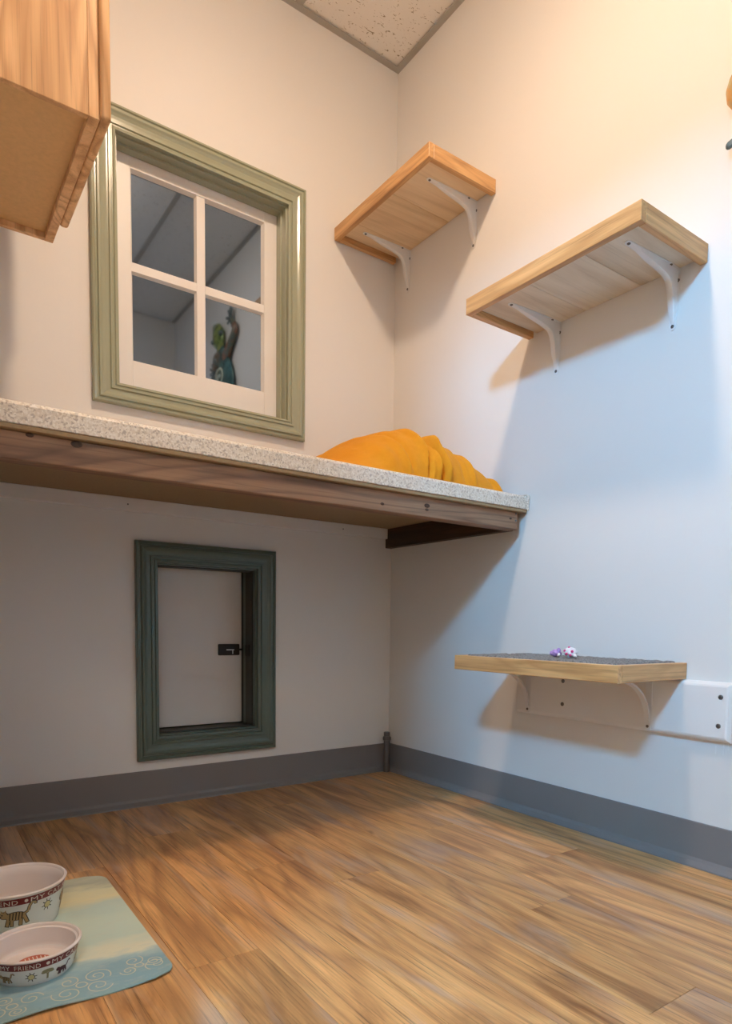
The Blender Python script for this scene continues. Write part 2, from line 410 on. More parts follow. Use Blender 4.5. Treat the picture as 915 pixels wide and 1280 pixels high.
# ceiling: lay-in tiles on a T-bar grid
ce = struct(part('ceiling', bx(XW, 0.0, YS, 0.0, CH+0.03, CH+0.06), M['grid']), 'fissured white lay-in tile ceiling')
gx = [0.0, -0.40, -1.01, -1.62, -2.23, XW]; gy = [0.0, -0.55, -1.77, YS]
for i in range(len(gx)-1):
    for j in range(len(gy)-1):
        a, b, c, d = gx[i+1]+0.006, gx[i]-0.006, gy[j+1]+0.006, gy[j]-0.006
        part('ceiling_tile', bx(a, b, c, d, CH+0.006, CH+0.022), M['tile'], ce, loc=((a+b)/2, (c+d)/2, CH+0.006))
for x in gx[1:-1]: part('grid_bar', bx(x-0.012, x+0.012, YS, -0.002, CH+0.001, CH+0.0065, bev=0.001), M['grid'], ce)
for y in gy[1:-1]: part('grid_bar', bx(XW, -0.002, y-0.012, y+0.012, CH+0.0015, CH+0.0068, bev=0.001), M['grid'], ce)
struct(part('trim_1', extrude_poly([(0, CH), (-0.021, CH), (-0.021, CH+0.002), (-0.002, CH+0.002), (-0.002, CH+0.02), (0, CH+0.02)], 'x', XL, -0.021), M['grid']), 'pale metal ceiling angle along the window wall')
struct(part('trim_2', extrude_poly([(0, CH), (-0.021, CH), (-0.021, CH+0.002), (-0.002, CH+0.002), (-0.002, CH+0.02), (0, CH+0.02)], 'y', YR, 0.0), M['grid']), 'pale metal ceiling angle along the shelf wall')
# cove baseboards
cove = [(0.0, 0.1003), (-0.0025, 0.1003), (-0.0038, 0.0985), (-0.0042, 0.0190), (-0.0090, 0.0120), (-0.0205, 0.0040), (-0.0212, 0.0002), (0.0, 0.0002)]
struct(part('baseboard_back', extrude_poly(cove, 'x', XL, -0.0212), M['vinyl']), 'grey vinyl cove base under the hatch')
struct(part('baseboard_right', extrude_poly(cove, 'y', YR, 0.0), M['vinyl']), 'grey vinyl cove base along the shelf wall')
struct(part('baseboard_left', extrude_poly([(XL-p[0], p[1]) for p in cove], 'y', DOOR[1], -0.0212), M['vinyl']), 'grey vinyl cove base beside the bowls')

def frame_sides(name, outer, inner, prof, y0, mat, parent):
    """four mitred casing lengths; prof = (fraction outer->inner, height off the wall)"""
    def rect(t):
        return (outer[0]+(inner[0]-outer[0])*t, outer[1]+(inner[1]-outer[1])*t, outer[2]+(inner[2]-outer[2])*t, outer[3]+(inner[3]-outer[3])*t)
    out = []
    for side in range(4):
        bm = bmesh.new(); A = []; B = []
        for t, h in prof:
            x0, x1_, z0, z1 = rect(t)
            cs = [(x0, z0), (x1_, z0), (x1_, z1), (x0, z1)]
            p, q = cs[side], cs[(side+1) % 4]
            A.append(bm.verts.new((p[0], y0-h, p[1]))); B.append(bm.verts.new((q[0], y0-h, q[1])))
        n = len(prof)
        for i in range(n): bm.faces.new((A[i], B[i], B[(i+1) % n], A[(i+1) % n]))
        bm.faces.new(A); bm.faces.new(B[::-1])
        out.append(part(name, bm, mat, parent))
    return out
CAS = [(0, 0.0005), (0, 0.015), (0.04, 0.019), (0.13, 0.0205), (0.17, 0.0165), (0.21, 0.0165), (0.25, 0.0215), (0.33, 0.022), (0.40, 0.0185), (0.50, 0.0155), (0.62, 0.0145), (0.68, 0.0145), (0.71, 0.0185), (0.80, 0.0185), (0.83, 0.0145), (0.87, 0.0145), (0.91, 0.0175), (1.0, 0.0165), (1.0, 0.0005)]

# ---- window_1
w1 = bpy.data.objects.new('window_1', None); COL.objects.link(w1); w1.location = (-0.69, 0, 1.129)
struct(w1, 'four-pane white sash window in a moulded sage green casing above the counter'); w1['category'] = 'window'
frame_sides('casing', (-1.0145, -0.3690, 1.129, 1.908), WIN, CAS, 0.0, M['sage'], w1)
def ring(bm, o, i, y0, y1):
    box(bm, o[0], i[0], y0, y1, o[2], o[3]); box(bm, i[1], o[1], y0, y1, o[2], o[3]); box(bm, i[0], i[1], y0, y1, o[2], i[2]); box(bm, i[0], i[1], y0, y1, i[3], o[3])
    return bm
def shrink(r, d): return (r[0]+d, r[1]-d, r[2]+d, r[3]-d)
e = 0.0008
part('jamb', ring(bmesh.new(), shrink(WIN, e), shrink(WIN, 0.005), -0.004, 0.152), M['sage'], w1)
part('stop_bead', ring(bmesh.new(), shrink(WIN, 0.0052), shrink(WIN, 0.011), 0.020, 0.0465), M['sage'], w1)
SO = shrink(WIN, 0.0055)
gx0, gx1, gx2, gx3 = -0.888, -0.708, -0.673, -0.490
gz0, gz1, gz2, gz3 = 1.284, 1.520, 1.554, 1.794
YF = 0.048; YG = 0.062
sash = part('stile', bx(SO[0], gx0-0.006, YF, YF+0.03, SO[2], SO[3], bev=0.001), M['white'], w1)
part('stile', bx(gx3+0.006, SO[1], YF, YF+0.03, SO[2], SO[3], bev=0.001), M['white'], w1)
part('rail', bx(gx0-0.0062, gx3+0.0062, YF+0.0004, YF+0.03, gz3+0.006, SO[3], bev=0.001), M['white'], w1)
part('rail', bx(gx0-0.0062, gx3+0.0062, YF+0.0004, YF+0.03, SO[2], gz0-0.006, bev=0.001), M['white'], w1)
def muntin_v():
    a, b = gx1, gx2
    return extrude_poly([(a, YG), (a+0.005, YF+0.003), (b-0.005, YF+0.003), (b, YG), (b, YF+0.028), (a, YF+0.028)], 'z', gz0-0.006, gz3+0.006)
def muntin_h(xa, xb):
    a, b = gz1, gz2
    return extrude_poly([(YG, a), (YF+0.003, a+0.005), (YF+0.003, b-0.005), (YG, b), (YF+0.028, b), (YF+0.028, a)], 'x', xa, xb)
part('muntin', muntin_v(), M['white'], w1)
part('muntin', muntin_h(gx0-0.006, gx1+0.004), M['white'], w1); part('muntin', muntin_h(gx2-0.004, gx3+0.006), M['white'], w1)
# sloped glazing bead round every pane, then the pane
for (xa, xb) in ((gx0, gx1), (gx2, gx3)):
    for (za, zb) in ((gz0, gz1), (gz2, gz3)):
        part('pane', bx(xa-0.004, xb+0.004, YG, YG+0.004, za-0.004, zb+0.004), M['pane'], w1)
def bead_outer():
    o = (gx0-0.0065, gx3+0.0065, gz0-0.0065, gz3+0.0065); i = (gx0, gx3, gz0, gz3); bm = bmesh.new()
    co = [(o[0], o[2]), (o[1], o[2]), (o[1], o[3]), (o[0], o[3])]; ci = [(i[0], i[2]), (i[1], i[2]), (i[1], i[3]), (i[0], i[3])]
    A = [bm.verts.new((p[0], YF+0.002, p[1])) for p in co]; B = [bm.verts.new((p[0], YG+0.001, p[1])) for p in ci]; Cc = [bm.verts.new((p[0], YG+0.001, p[1])) for p in co]
    for k in range(4):
        j = (k+1) % 4
        bm.faces.new((A[k], A[j], B[j], B[k])); bm.faces.new((B[k], B[j], Cc[j], Cc[k])); bm.faces.new((Cc[k], Cc[j], A[j], A[k]))
    return bm
part('glazing_bead', bead_outer(), M['white'], w1)
part('backing', bx(SO[0], SO[1], YF+0.032, YF+0.04, SO[2], SO[3]), M['black'], w1)

# ---- door_1, the small hatch
d1 = bpy.data.objects.new('door_1', None); COL.objects.link(d1); d1.location = (-0.69, 0, 0.1314)
struct(d1, 'small pet hatch with pale panel in a dark green moulded frame under the counter'); d1['category'] = 'door'
frame_sides('casing', (-0.910, -0.472, 0.1314, 0.7656), HAT, CAS, 0.0, M['pine_green'], d1)
part('jamb', ring(bmesh.new(), shrink(HAT, e), shrink(HAT, 0.005), -0.006, 0.085), M['pine_green'], d1)
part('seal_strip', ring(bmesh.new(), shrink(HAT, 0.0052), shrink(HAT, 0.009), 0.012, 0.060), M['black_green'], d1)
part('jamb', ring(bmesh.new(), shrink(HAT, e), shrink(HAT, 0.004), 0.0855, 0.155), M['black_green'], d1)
part('door_panel', bx(HAT[0]+0.006, HAT[1]-0.006, 0.098, 0.112, HAT[2]+0.008, HAT[3]-0.005, bev=0.001), M['panelgrey'], d1)
part('backing', bx(HAT[0]+0.0045, HAT[1]-0.0045, 0.140, 0.150, HAT[2]+0.0045, HAT[3]-0.0045), M['black'], d1)
la = part('latch', bx(-0.624, -0.551, 0.089, 0.0975, 0.430, 0.467, bev=0.003, seg=2), M['black'], d1)
la['label'] = 'black plastic slide latch'
part('latch_bolt', bx(-0.552, -0.5405, 0.090, 0.0955, 0.4455, 0.4515), M['black'], la)
part('latch_mark', bx(-0.598, -0.571, 0.0882, 0.0892, 0.4465, 0.4495), M['steel'], la); part('latch_mark', bx(-0.5775, -0.5745, 0.0881, 0.0892, 0.4345, 0.4464), M['steel'], la)
part('strike', bx(-0.5462, -0.5441, 0.030, 0.058, 0.429, 0.466), M['black'], d1)

# ---- high daylight window
w2 = bpy.data.objects.new('window_2', None); COL.objects.link(w2); w2.location = (XW, -2.2, WIN_Z[0])
struct(w2, 'high daylight window in the corridor')
a, b = WIN_Y; c, d = WIN_Z
part('pane', bx(XW-0.06, XW-0.055, a+0.02, b-0.02, c+0.02, d-0.02), M['skyglow'], w2)
def wf():
    bm = bmesh.new(); y0, y1, z0, z1 = a+e, b-e, c+e, d-e
    for q in ((y0, y0+0.022, z0, z1), (y1-0.022, y1, z0, z1), (y0+0.022, y1-0.022, z0, z0+0.022), (y0+0.022, y1-0.022, z1-0.022, z1)): box(bm, XW-0.08, XW-0.02, *q)
    return bm
part('window_frame', wf(), M['white'], w2)

# ---- warm ceiling lamp
lp = new_root('ceiling_lamp', (LAMP_POS[0], LAMP_POS[1], CH), 'small round warm dome lamp on the tiled ceiling', 'lamp')
part('canopy', lathe([(0, 0.001), (0.088, 0.001), (0.088, -0.016), (0.082, -0.021), (LAMP_R+0.001, -0.021), (LAMP_R+0.001, -0.012), (0, -0.012)], (LAMP_POS[0], LAMP_POS[1], CH), 32), M['white'], lp)
part('diffuser', lathe([(0, -0.001)]+[(LAMP_R, -0.001)]+[(LAMP_R*math.cos(t), -0.020*math.sin(t)) for t in [math.pi/2*k/8 for k in range(1, 8)]]+[(0, -0.020)], LAMP_POS, 32), M['lampglow'], lp, smooth=True)

# ---- flat panel lamp in the corridor
al = new_root('panel_lamp', (-2.00, -2.95, CH), 'square panel lamp on the corridor ceiling', 'lamp')
def pframe():
    bm = bmesh.new(); x0, x1_, y0_, y1_ = -2.30, -1.70, -3.25, -2.65
    for q in ((x0, x1_, y0_, y0_+0.02), (x0, x1_, y1_-0.02, y1_), (x0, x0+0.02, y0_+0.02, y1_-0.02), (x1_-0.02, x1_, y0_+0.02, y1_-0.02)): box(bm, q[0], q[1], q[2], q[3], CH-0.022, CH+0.0005)
    return bm
part('lamp_frame', pframe(), M['white'], al)
part('diffuser', bx(-2.2795, -1.7205, -3.2295, -2.6705, CH-0.018, CH-0.004), M['panelglow'], al)

# ------------------------------------------------------------------ screws
scr_mesh = {}
def screw_mesh(axis, r=0.0042):
    k = (axis, r)
    if k not in scr_mesh:
        prof = [(0, 0.0), (r, 0.0), (r, 0.0009), (r*0.75, 0.0019), (r*0.42, 0.0021), (r*0.30, 0.0009), (0, 0.0009)]
        bm = lathe([(p, -h) for p, h in prof], (0, 0, 0), 10, axis={'x': 'x', 'y': 'y', 'z': 'z'}[axis]); finish(bm)
        me = bpy.data.meshes.new('screw'); bm.to_mesh(me); bm.free(); me.materials.append(M['screw']); scr_mesh[k] = me
    return scr_mesh[k]
def screw(axis, pos, parent, r=0.0042):
    o = bpy.data.objects.new('screw', screw_mesh(axis, r)); COL.objects.link(o); o.parent = parent
    o.location = Vector(pos)-abs_loc(parent); return o

# ------------------------------------------------------------------ oak wall shelves (1 and 2)
def stamped_bracket(parent, y, z, arm=0.188, leg=0.132):
    """pressed-steel bracket: tapered flanges on board and wall, deep curved rib between them"""
    r = bpy.data.objects.new('bracket', None)
    bm = bmesh.new(); t = 0.0018
    def plate(pts, horiz):
        n = len(pts); A = []; B = []
        for s, w in pts:
            for lst, off in ((A, 0.0003), (B, t)):
                for sg in (-1, 1):
                    lst.append(bm.verts.new((-s if horiz else -off, y+sg*w, z-off if horiz else z-s)))
        for i in range(n-1):
            k = 2*i
            bm.faces.new((A[k], A[k+1], A[k+3], A[k+2])); bm.faces.new((B[k], B[k+2], B[k+3], B[k+1]))
            bm.faces.new((A[k], A[k+2], B[k+2], B[k])); bm.faces.new((A[k+1], B[k+1], B[k+3], A[k+3]))
        bm.faces.new((A[0], B[0], B[1], A[1])); k = 2*n-2; bm.faces.new((A[k], A[k+1], B[k+1], B[k]))
    plate([(0.0005, 0.0125), (0.03, 0.0135), (0.08, 0.0120), (0.14, 0.0092), (arm-0.006, 0.0070), (arm-0.002, 0.0052), (arm, 0.003)], True)
    plate([(0.0020, 0.0125), (0.03, 0.0130), (0.07, 0.0110), (leg-0.012, 0.0078), (leg-0.003, 0.0055), (leg, 0.003)], False)
    # rib: section between the plates and a concave inner line
    def inner(u):   # u 0 at arm tip, 1 at leg tip
        pts = [(-(arm-0.014), -t), (-0.11, -0.0125), (-0.062, -0.0200), (-0.034, -0.0300), (-0.0215, -0.050), (-0.0155, -0.080), (-t, -(leg-0.013))]
        s = u*(len(pts)-1); i = min(int(s), len(pts)-2); f = s-i
        p0 = pts[max(i-1, 0)]; p1 = pts[i]; p2 = pts[i+1]; p3 = pts[min(i+2, len(pts)-1)]
        return tuple(0.5*((2*p1[k])+(p2[k]-p0[k])*f+(2*p0[k]-5*p1[k]+4*p2[k]-p3[k])*f*f+(3*p1[k]-p0[k]-3*p2[k]+p3[k])*f**3) for k in (0, 1))
    NI = 26; rows = []
    for i in range(NI+1):
        u = i/NI; px, pz = inner(u)
        # outer partner on the plates
        if u < 0.5: ox, oz = px, -t
        else: ox, oz = -t, pz
        if abs(u-0.5) < 0.13:
            f = (u-0.37)/0.26; ox = -t-(1-f)*0.03 if f < 1 else -t; oz = -t-f*0.03
            cx_ = min(-t, -0.03*(1-2*f)) if f < 0.5 else -t; cz_ = -t if f < 0.5 else -t-0.03*(2*f-1); ox, oz = cx_, cz_
        hw = 0.0070*min(1.0, 3.2*min(u, 1-u)+0.45)
        rows.append([bm.verts.new((ox, y-hw*1.35, z+oz)), bm.verts.new((px*0.93+ox*0.07, y-hw, z+pz*0.93+oz*0.07)), bm.verts.new((px, y-hw*0.55, z+pz)),
                     bm.verts.new((px, y+hw*0.55, z+pz)), bm.verts.new((px*0.93+ox*0.07, y+hw, z+pz*0.93+oz*0.07)), bm.verts.new((ox, y+hw*1.35, z+oz))])
    for A, B in zip(rows, rows[1:]):
        for k in range(5): bm.faces.new((A[k], A[k+1], B[k+1], B[k]))
    o = part('bracket', bm, M['bracket'], parent, smooth=True)
    screw('z', (-(arm-0.009), y, z-t), o, 0.0040); screw('z', (-0.034, y-0.0098, z-t), o, 0.0038)
    screw('x', (-t, y-0.0095, z-0.026), o, 0.0038); screw('x', (-t, y, z-(leg-0.0085)), o, 0.0040)
    return o

def oak_shelf(label, y0, y1, dep, zt, zb, zu, ply, seams, brackets):
    t = new_root('wall_shelf', (0, (y0+y1)/2, zb), label, 'shelf', 'oak shelves on the wall')
    th = 0.017
    part('front_trim', bx(-dep, -dep+th, y1, y0, zb, zt, bev=0.0012), M['oak_y'], t)
    part('side_trim', bx(-dep+th+0.0004, -0.0008, y1, y1+th, zb, zt, bev=0.0012), M['oak_x'], t)
    part('side_trim', bx(-dep+th+0.0004, -0.012, y0-th, y0, zb, zt, bev=0.0012), M['oak_x'], t)
    ys = [y0-th-0.0005]+seams+[y1+th+0.0005]
    for i, (a_, b_) in enumerate(zip(ys, ys[1:])):
        part('board', bx(-dep+th+0.0005, -0.0008, b_+0.0006, a_-0.0006, zu, zt-0.001, bev=0.0008), ply, t, loc=(-dep/2, (a_+b_)/2, zu))
    for y in brackets: stamped_bracket(t, y, zu)
    return t
oak_shelf('short oak shelf high in the corner with a tan plywood underside', -0.003, -0.487, 0.256, 1.8395, 1.800, 1.8165, M['ply'], [-0.098, -0.282], [-0.074, -0.398])
oak_shelf('oak shelf with a pale plywood underside, right of the corner shelf', -0.641, -1.135, 0.2517, 1.3699, 1.3298, 1.3450, M['palply'], [-0.82, -0.975], [-0.730, -1.060])

# ------------------------------------------------------------------ low shelf with carpet, and its backing board
bbm = bmesh.new()
def bboard():
    y0, y1, z0, z1 = -0.633, -1.241, 0.2905, 0.4205
    prof = [(0, -0.0005), (0, -0.010), (0.006, -0.0165), (0.010, -0.018)]
    bm = bmesh.new(); rings = []
    for ins, x in prof:
        rings.append([bm.verts.new((x, y, z)) for y, z in ((y1+ins, z0+ins), (y0-ins, z0+ins), (y0-ins, z1-ins), (y1+ins, z1-ins))])
    for A, B in zip(rings, rings[1:]):
        for k in range(4): bm.faces.new((A[k], A[(k+1) % 4], B[(k+1) % 4], B[k]))
    bm.faces.new(rings[0]); bm.faces.new(rings[-1][::-1]); return bm
bb = new_root('mounting_board', (0, -0.937, 0.2905), 'white painted board on the wall behind the low shelf brackets', 'board')
part('board', bboard(), M['white'], bb)
for y, z in ((-0.801, 0.392), (-0.801, 0.330), (-1.219, 0.389), (-1.217, 0.326)): screw('x', (-0.018, y, z), bb, 0.0055)
s3 = new_root('wall_shelf', (0, -0.886, 0.4213), 'low oak shelf with a grey carpeted top and two arched brackets', 'shelf', 'oak shelves on the wall')
zt, zb = 0.4585, 0.4213; y0, y1, dep, th = -0.6406, -1.1315, 0.2642, 0.017
part('front_trim', bx(-dep, -dep+th, y1, y0, zb, zt, bev=0.0012), M['oak_y'], s3)
part('side_trim', bx(-dep+th+0.0004, -0.0008, y1, y1+th, zb, zt, bev=0.0012), M['oak_x'], s3)
part('side_trim', bx(-dep+th+0.0004, -0.0008, y0-th, y0, zb, zt, bev=0.0012), M['oak_x'], s3)
part('board', bx(-dep+th+0.0005, -0.0008, y1+th+0.0005, y0-th-0.0005, zb+0.0005, zt-0.008, bev=0.0006), M['palply'], s3)
def carpet():
    bm = bmesh.new(); nx, ny = 40, 70; xa, xb, ya, yb = -dep+th+0.002, -0.003, y1+th+0.002, y0-th-0.002; g = []
    for i in range(nx+1):
        g.append([])
        for j in range(ny+1):
            x = xa+(xb-xa)*i/nx; y = ya+(yb-ya)*j/ny; ed = min(i, nx-i, j, ny-j)
            g[-1].append(bm.verts.new((x, y, zt-0.0078 if ed == 0 else zt+0.0005+0.0032*random.random())))
    for i in range(nx):
        for j in range(ny): bm.faces.new((g[i][j], g[i+1][j], g[i+1][j+1], g[i][j+1]))
    return bm
part('carpet_top', carpet(), M['carpet'], s3)
def arched_bracket(y):
    bm = bmesh.new(); w = 0.0085; xw = -0.0182
    box(bm, xw-0.0022, xw-0.0002, y-w, y+w, 0.2945, zb-0.0004, bev=0.0006)
    box(bm, -0.178, xw-0.0023, y-w, y+w, zb-0.0026, zb-0.0004, bev=0.0006)
    # arched strut
    pts = []
    for k in range(15):
        u = k/14; a_ = u*math.pi/2
        pts.append((-0.150+0.128*math.sin(a_), zb-0.004-0.104*(1-math.cos(a_))))
    A = []
    for i, (x, z) in enumerate(pts):
        p = pts[max(i-1, 0)]; q = pts[min(i+1, 14)]; tx, tz = q[0]-p[0], q[1]-p[1]; L = math.hypot(tx, tz); nx, nz = -tz/L*0.0024, tx/L*0.0024
        A.append([bm.verts.new((x+sx*nx, y+sy*0.0062, z+sx*nz)) for sx, sy in ((-1, -1), (1, -1), (1, 1), (-1, 1))])
    for P, Q in zip(A, A[1:]):
        for k in range(4): bm.faces.new((P[k], P[(k+1) % 4], Q[(k+1) % 4], Q[k]))
    bm.faces.new(A[0]); bm.faces.new(A[-1][::-1])
    o = part('bracket', bm, M['bracket'], s3)
    screw('x', (xw-0.0022, y, 0.304), o, 0.0036); screw('z', (-0.165, y, zb-0.0026), o, 0.0036)
arched_bracket(-0.682); arched_bracket(-1.052)

# toys on the low shelf
def blob(c, r, n=10, jit=0.0, bm=None, sc=(1, 1, 1)):
    bm = bm or bmesh.new(); q = bmesh.ops.create_icosphere(bm, subdivisions=3, radius=1)
    for v in q['verts']:
        d_ = v.co.normalized(); k = 1+jit*noise.noise(d_*2.3+Vector(c)*50)
        v.co = Vector(c)+Vector((d_.x*r*sc[0], d_.y*r*sc[1], d_.z*r*sc[2]))*k
    return bm
ZS = zt+0.0042
ty = new_root('cat_toy', (-0.135, -0.872, ZS), 'lilac felt cat toy lying on the low carpeted shelf', 'toy')
part('body', blob((-0.135, -0.869, ZS+0.0085), 0.0115, jit=0.35, sc=(1.2, 1.25, 0.78)), M['lilac'], ty, smooth=True)
part('ear', blob((-0.139, -0.880, ZS+0.0165), 0.0055, jit=0.2, sc=(0.6, 1.0, 1.0)), M['lilac'], ty, smooth=True)
part('tail', sweep([(-0.140, -0.882, ZS+0.006), (-0.150, -0.889, ZS+0.003), (-0.156, -0.893, ZS+0.004)], [0.004, 0.003, 0.002], n=8), M['whitefelt'], ty, smooth=True)
t2 = new_root('cat_toy', (-0.135, -0.915, ZS), 'white fluffy cat toy with pink dots beside the lilac one', 'toy')
part('body', blob((-0.135, -0.913, ZS+0.0115), 0.0135, jit=0.35, sc=(1.1, 1.2, 0.9)), M['whitefelt'], t2, smooth=True)
part('tail', sweep([(-0.140, -0.928, ZS+0.006), (-0.150, -0.938, ZS+0.004), (-0.158, -0.944, ZS+0.004)], [0.005, 0.004, 0.002], n=8), M['whitefelt'], t2, smooth=True)
for p in ((-0.1475, -0.9055, ZS+0.016), (-0.1475, -0.922, ZS+0.006), (-0.1505, -0.913, ZS+0.0085), (-0.140, -0.912, ZS+0.0235), (-0.146, -0.926, ZS+0.015)):
    part('dot', blob(p, 0.0034), M['pink'], t2, smooth=True)

# ------------------------------------------------------------------ counter
ct = new_root('counter', (-0.715, -0.32, 0.809), 'speckled laminate counter on brown timber rails across the window wall', 'counter')
D = 0.647; ZT = 0.9045
def top():
    # postformed nosing: slab with rounded front edge
    pts = [(-0.0008, 0.8855), (-0.0008, ZT), (-D+0.006, ZT), (-D+0.002, ZT-0.002), (-D, ZT-0.007), (-D, 0.8675), (-D+0.0012, 0.8663), (-D+0.019, 0.8663), (-D+0.019, 0.8855)]
    return extrude_poly(pts, 'x', XL+0.001, -0.001)
part('laminate_top', top(), M['laminate'], ct)
part('underside', bx(XL+0.001, -0.001, -D+0.020, -0.0008, 0.8800, 0.8853), M['particle'], ct)
part('build_up_strip', bx(XL+0.001, -0.004, -D+0.003, -D+0.060, 0.8580, 0.8660, bev=0.0008), M['particle'], ct)
ap = part('front_rail', bx(XL+0.001, -0.0255, -0.631, -0.593, 0.8090, 0.8577, bev=0.002), M['brown'], ct)
ap['label'] = 'weathered brown timber front rail'
for x, z in ((-0.034, 0.8535), (-0.034, 0.834)): screw('y', (x, -0.631, z), ap, 0.003)
for x, z, r in ((-1.18, 0.851, 0.006), (-1.255, 0.854, 0.004), (-0.36, 0.838, 0.0055), (-0.36, 0.828, 0.0035), (-0.50, 0.826, 0.0035), (-0.055, 0.838, 0.003)):
    bm = lathe([(0, -0.0012), (r*0.8, -0.001), (r, 0.0), (0, 0.0)], (x, -0.631, z), 10, axis='y')
    for v in bm.verts: v.co.x = x+(v.co.x-x)*1.7
    part('knot', bm, M['darkwood'], ap)
part('side_cleat', bx(-0.0285, -0.0006, -0.592, -0.001, 0.8125, 0.8797, bev=0.0015), M['darkwood'], ct)['label'] = 'dark stained side cleat'
part('back_ledger', bx(XL+0.001, -0.0300, -0.018, -0.0008, 0.8440, 0.8797, bev=0.0012), M['white'], ct)['label'] = 'painted white back ledger, lightened for the light on it'  # lighter white than the wall: light on the ledger put into its colour
lg = [o for o in COL.objects if o.name.startswith('back_ledger')][0]
for x in (-0.22, -0.93): screw('y', (x, -0.018, 0.861), lg, 0.0022)
part('caulk_bead', sweep([(-0.004, -D-0.0005, 0.8650), (-0.004, -D-0.0010, 0.880), (-0.0045, -D-0.001, 0.902), (-0.004, -D+0.012, 0.9065), (-0.004, -D+0.05, 0.9062)], [0.0022, 0.0035, 0.0048, 0.004, 0.002], n=8, normal=(1, 0, 0)), M['laminate'], ct, smooth=True)

# ------------------------------------------------------------------ blanket
def lerp_tab(tab, t):
    for (a_, va), (b_, vb) in zip(tab, tab[1:]):
        if t <= b_:
            f = max(0, (t-a_)/(b_-a_)); f = f*f*(3-2*f)*0.5+f*0.5
            return va+(vb-va)*f
    return tab[-1][1]
def blanket():
    bm = bmesh.new(); nx, ny = 150, 90
    xa, xb, ya, yb = -0.600, -0.048, -0.600, -0.165; g = []
    crest = [(0.0, 0.0), (0.08, 0.045), (0.18, 0.095), (0.32, 0.140), (0.44, 0.165), (0.52, 0.170), (0.62, 0.152), (0.72, 0.141), (0.80, 0.120), (0.88, 0.084), (0.935, 0.062), (0.975, 0.055), (0.994, 0.045), (1.0, 0.0)]
    folds = [(0.30, 0.30, 0.030, 0.006), (0.50, 0.04, 0.020, 0.012), (0.555, 0.10, 0.012, -0.020), (0.60, 0.06, 0.020, 0.014), (0.665, -0.55, 0.011, -0.020), (0.70, -0.50, 0.018, 0.014), (0.36, 0.16, 0.012, -0.008),
             (0.80, -0.22, 0.016, -0.006), (0.845, -0.16, 0.014, 0.006), (0.925, 0.06, 0.012, -0.014), (0.96, 0.05, 0.012, 0.008), (0.17, 0.45, 0.035, 0.006)]
    for i in range(nx+1):
        g.append([])
        for j in range(ny+1):
            u = i/nx; v = j/ny
            x = xa+(xb-xa)*u; y = ya+(yb-ya)*v
            # the mound leans to the counter front towards the right
            vc = 0.58-0.44*u*u; hw = 0.57 if u < 0.85 else 0.57-1.4*(u-0.85)
            d_ = abs((v-vc)/(hw if v > vc else min(hw, vc)))
            py = max(0, 1-d_**2.4)**0.62
            h = lerp_tab(crest, u)*py
            k = min(1, h/0.04); f = 0.0
            for u0, sl, wd_, am in folds:
                q = u-u0-sl*(0.5-v)*0.6; f += am*math.exp(-(q/wd_)**2)*(0.25+0.75*max(0, min(1, (0.80-v)*2.2)))
            f += 0.005*noise.noise(Vector((x*9, y*11, 3)))+0.003*noise.noise(Vector((x*26, y*32, 7)))
            h = max(0, h+f*k*0.28*min(1, lerp_tab(crest, u)/0.12))
            fr_ = max(0.0, min(1.0, (vc+0.12-v)/0.30))
            g[-1].append(bm.verts.new((x, max(-0.640, y-1.25*f*k*fr_), ZT+0.0012+h)))
    for i in range(nx):
        for j in range(ny): bm.faces.new((g[i][j], g[i+1][j], g[i+1][j+1], g[i][j+1]))
    return bm
tag(part('blanket', blanket(), M['fleece'], None, smooth=True, loc=(-0.28, -0.37, ZT)), 'orange fleece blanket bundled over a mound in the corner of the counter', 'blanket')

# ------------------------------------------------------------------ oak cabinet
CZ = 1.42; CT = 2.20; cy0, cy1 = -0.168, -0.635; cxf = -1.132
cb = new_root('wall_cabinet', ((XL+cxf)/2, (cy0+cy1)/2, CZ), 'oak wall cabinet with a recessed underside, hung above the counter', 'cabinet')
part('side_panel', bx(XL+0.001, cxf-0.0192, cy1, cy1+0.012, CZ, CT, bev=0.0008), M['oak_z'], cb)
part('side_panel', bx(XL+0.001, cxf-0.0192, cy0-0.012, cy0, CZ, CT, bev=0.0008), M['oak_z'], cb)
part('bottom_panel', bx(XL+0.001, cxf-0.0192, cy1+0.0123, cy0-0.0123, CZ+0.013, CZ+0.025), M['hardboard'], cb)
part('top_panel', bx(XL+0.001, cxf-0.0192, cy1+0.0123, cy0-0.0123, CT-0.02, CT-0.004), M['hardboard'], cb)
ff = bmesh.new()
box(ff, cxf-0.019, cxf-0.0005, cy1, cy1+0.04, CZ, CT, bev=0.0008); box(ff, cxf-0.019, cxf-0.0005, cy0-0.04, cy0, CZ, CT, bev=0.0008)
box(ff, cxf-0.019, cxf-0.0005, cy1+0.0402, cy0-0.0402, CZ, CZ+0.04, bev=0.0008); box(ff, cxf-0.019, cxf-0.0005, cy1+0.0402, cy0-0.0402, CT-0.04, CT, bev=0.0008)
part('face_frame', ff, M['oak_z'], cb)
dr = part('door', bx(cxf, cxf+0.018, cy1-0.008, cy0-0.078, CZ+0.001, CT-0.002, bev=0.006, seg=3), M['oak_z'], cb, smooth=True)
dr['label'] = 'oak door with rounded edges'
part('door_panel', bx(cxf+0.0182, cxf+0.0215, cy1+0.05, cy0-0.136, CZ+0.06, CT-0.06, bev=0.0015), M['oak_z'], dr)

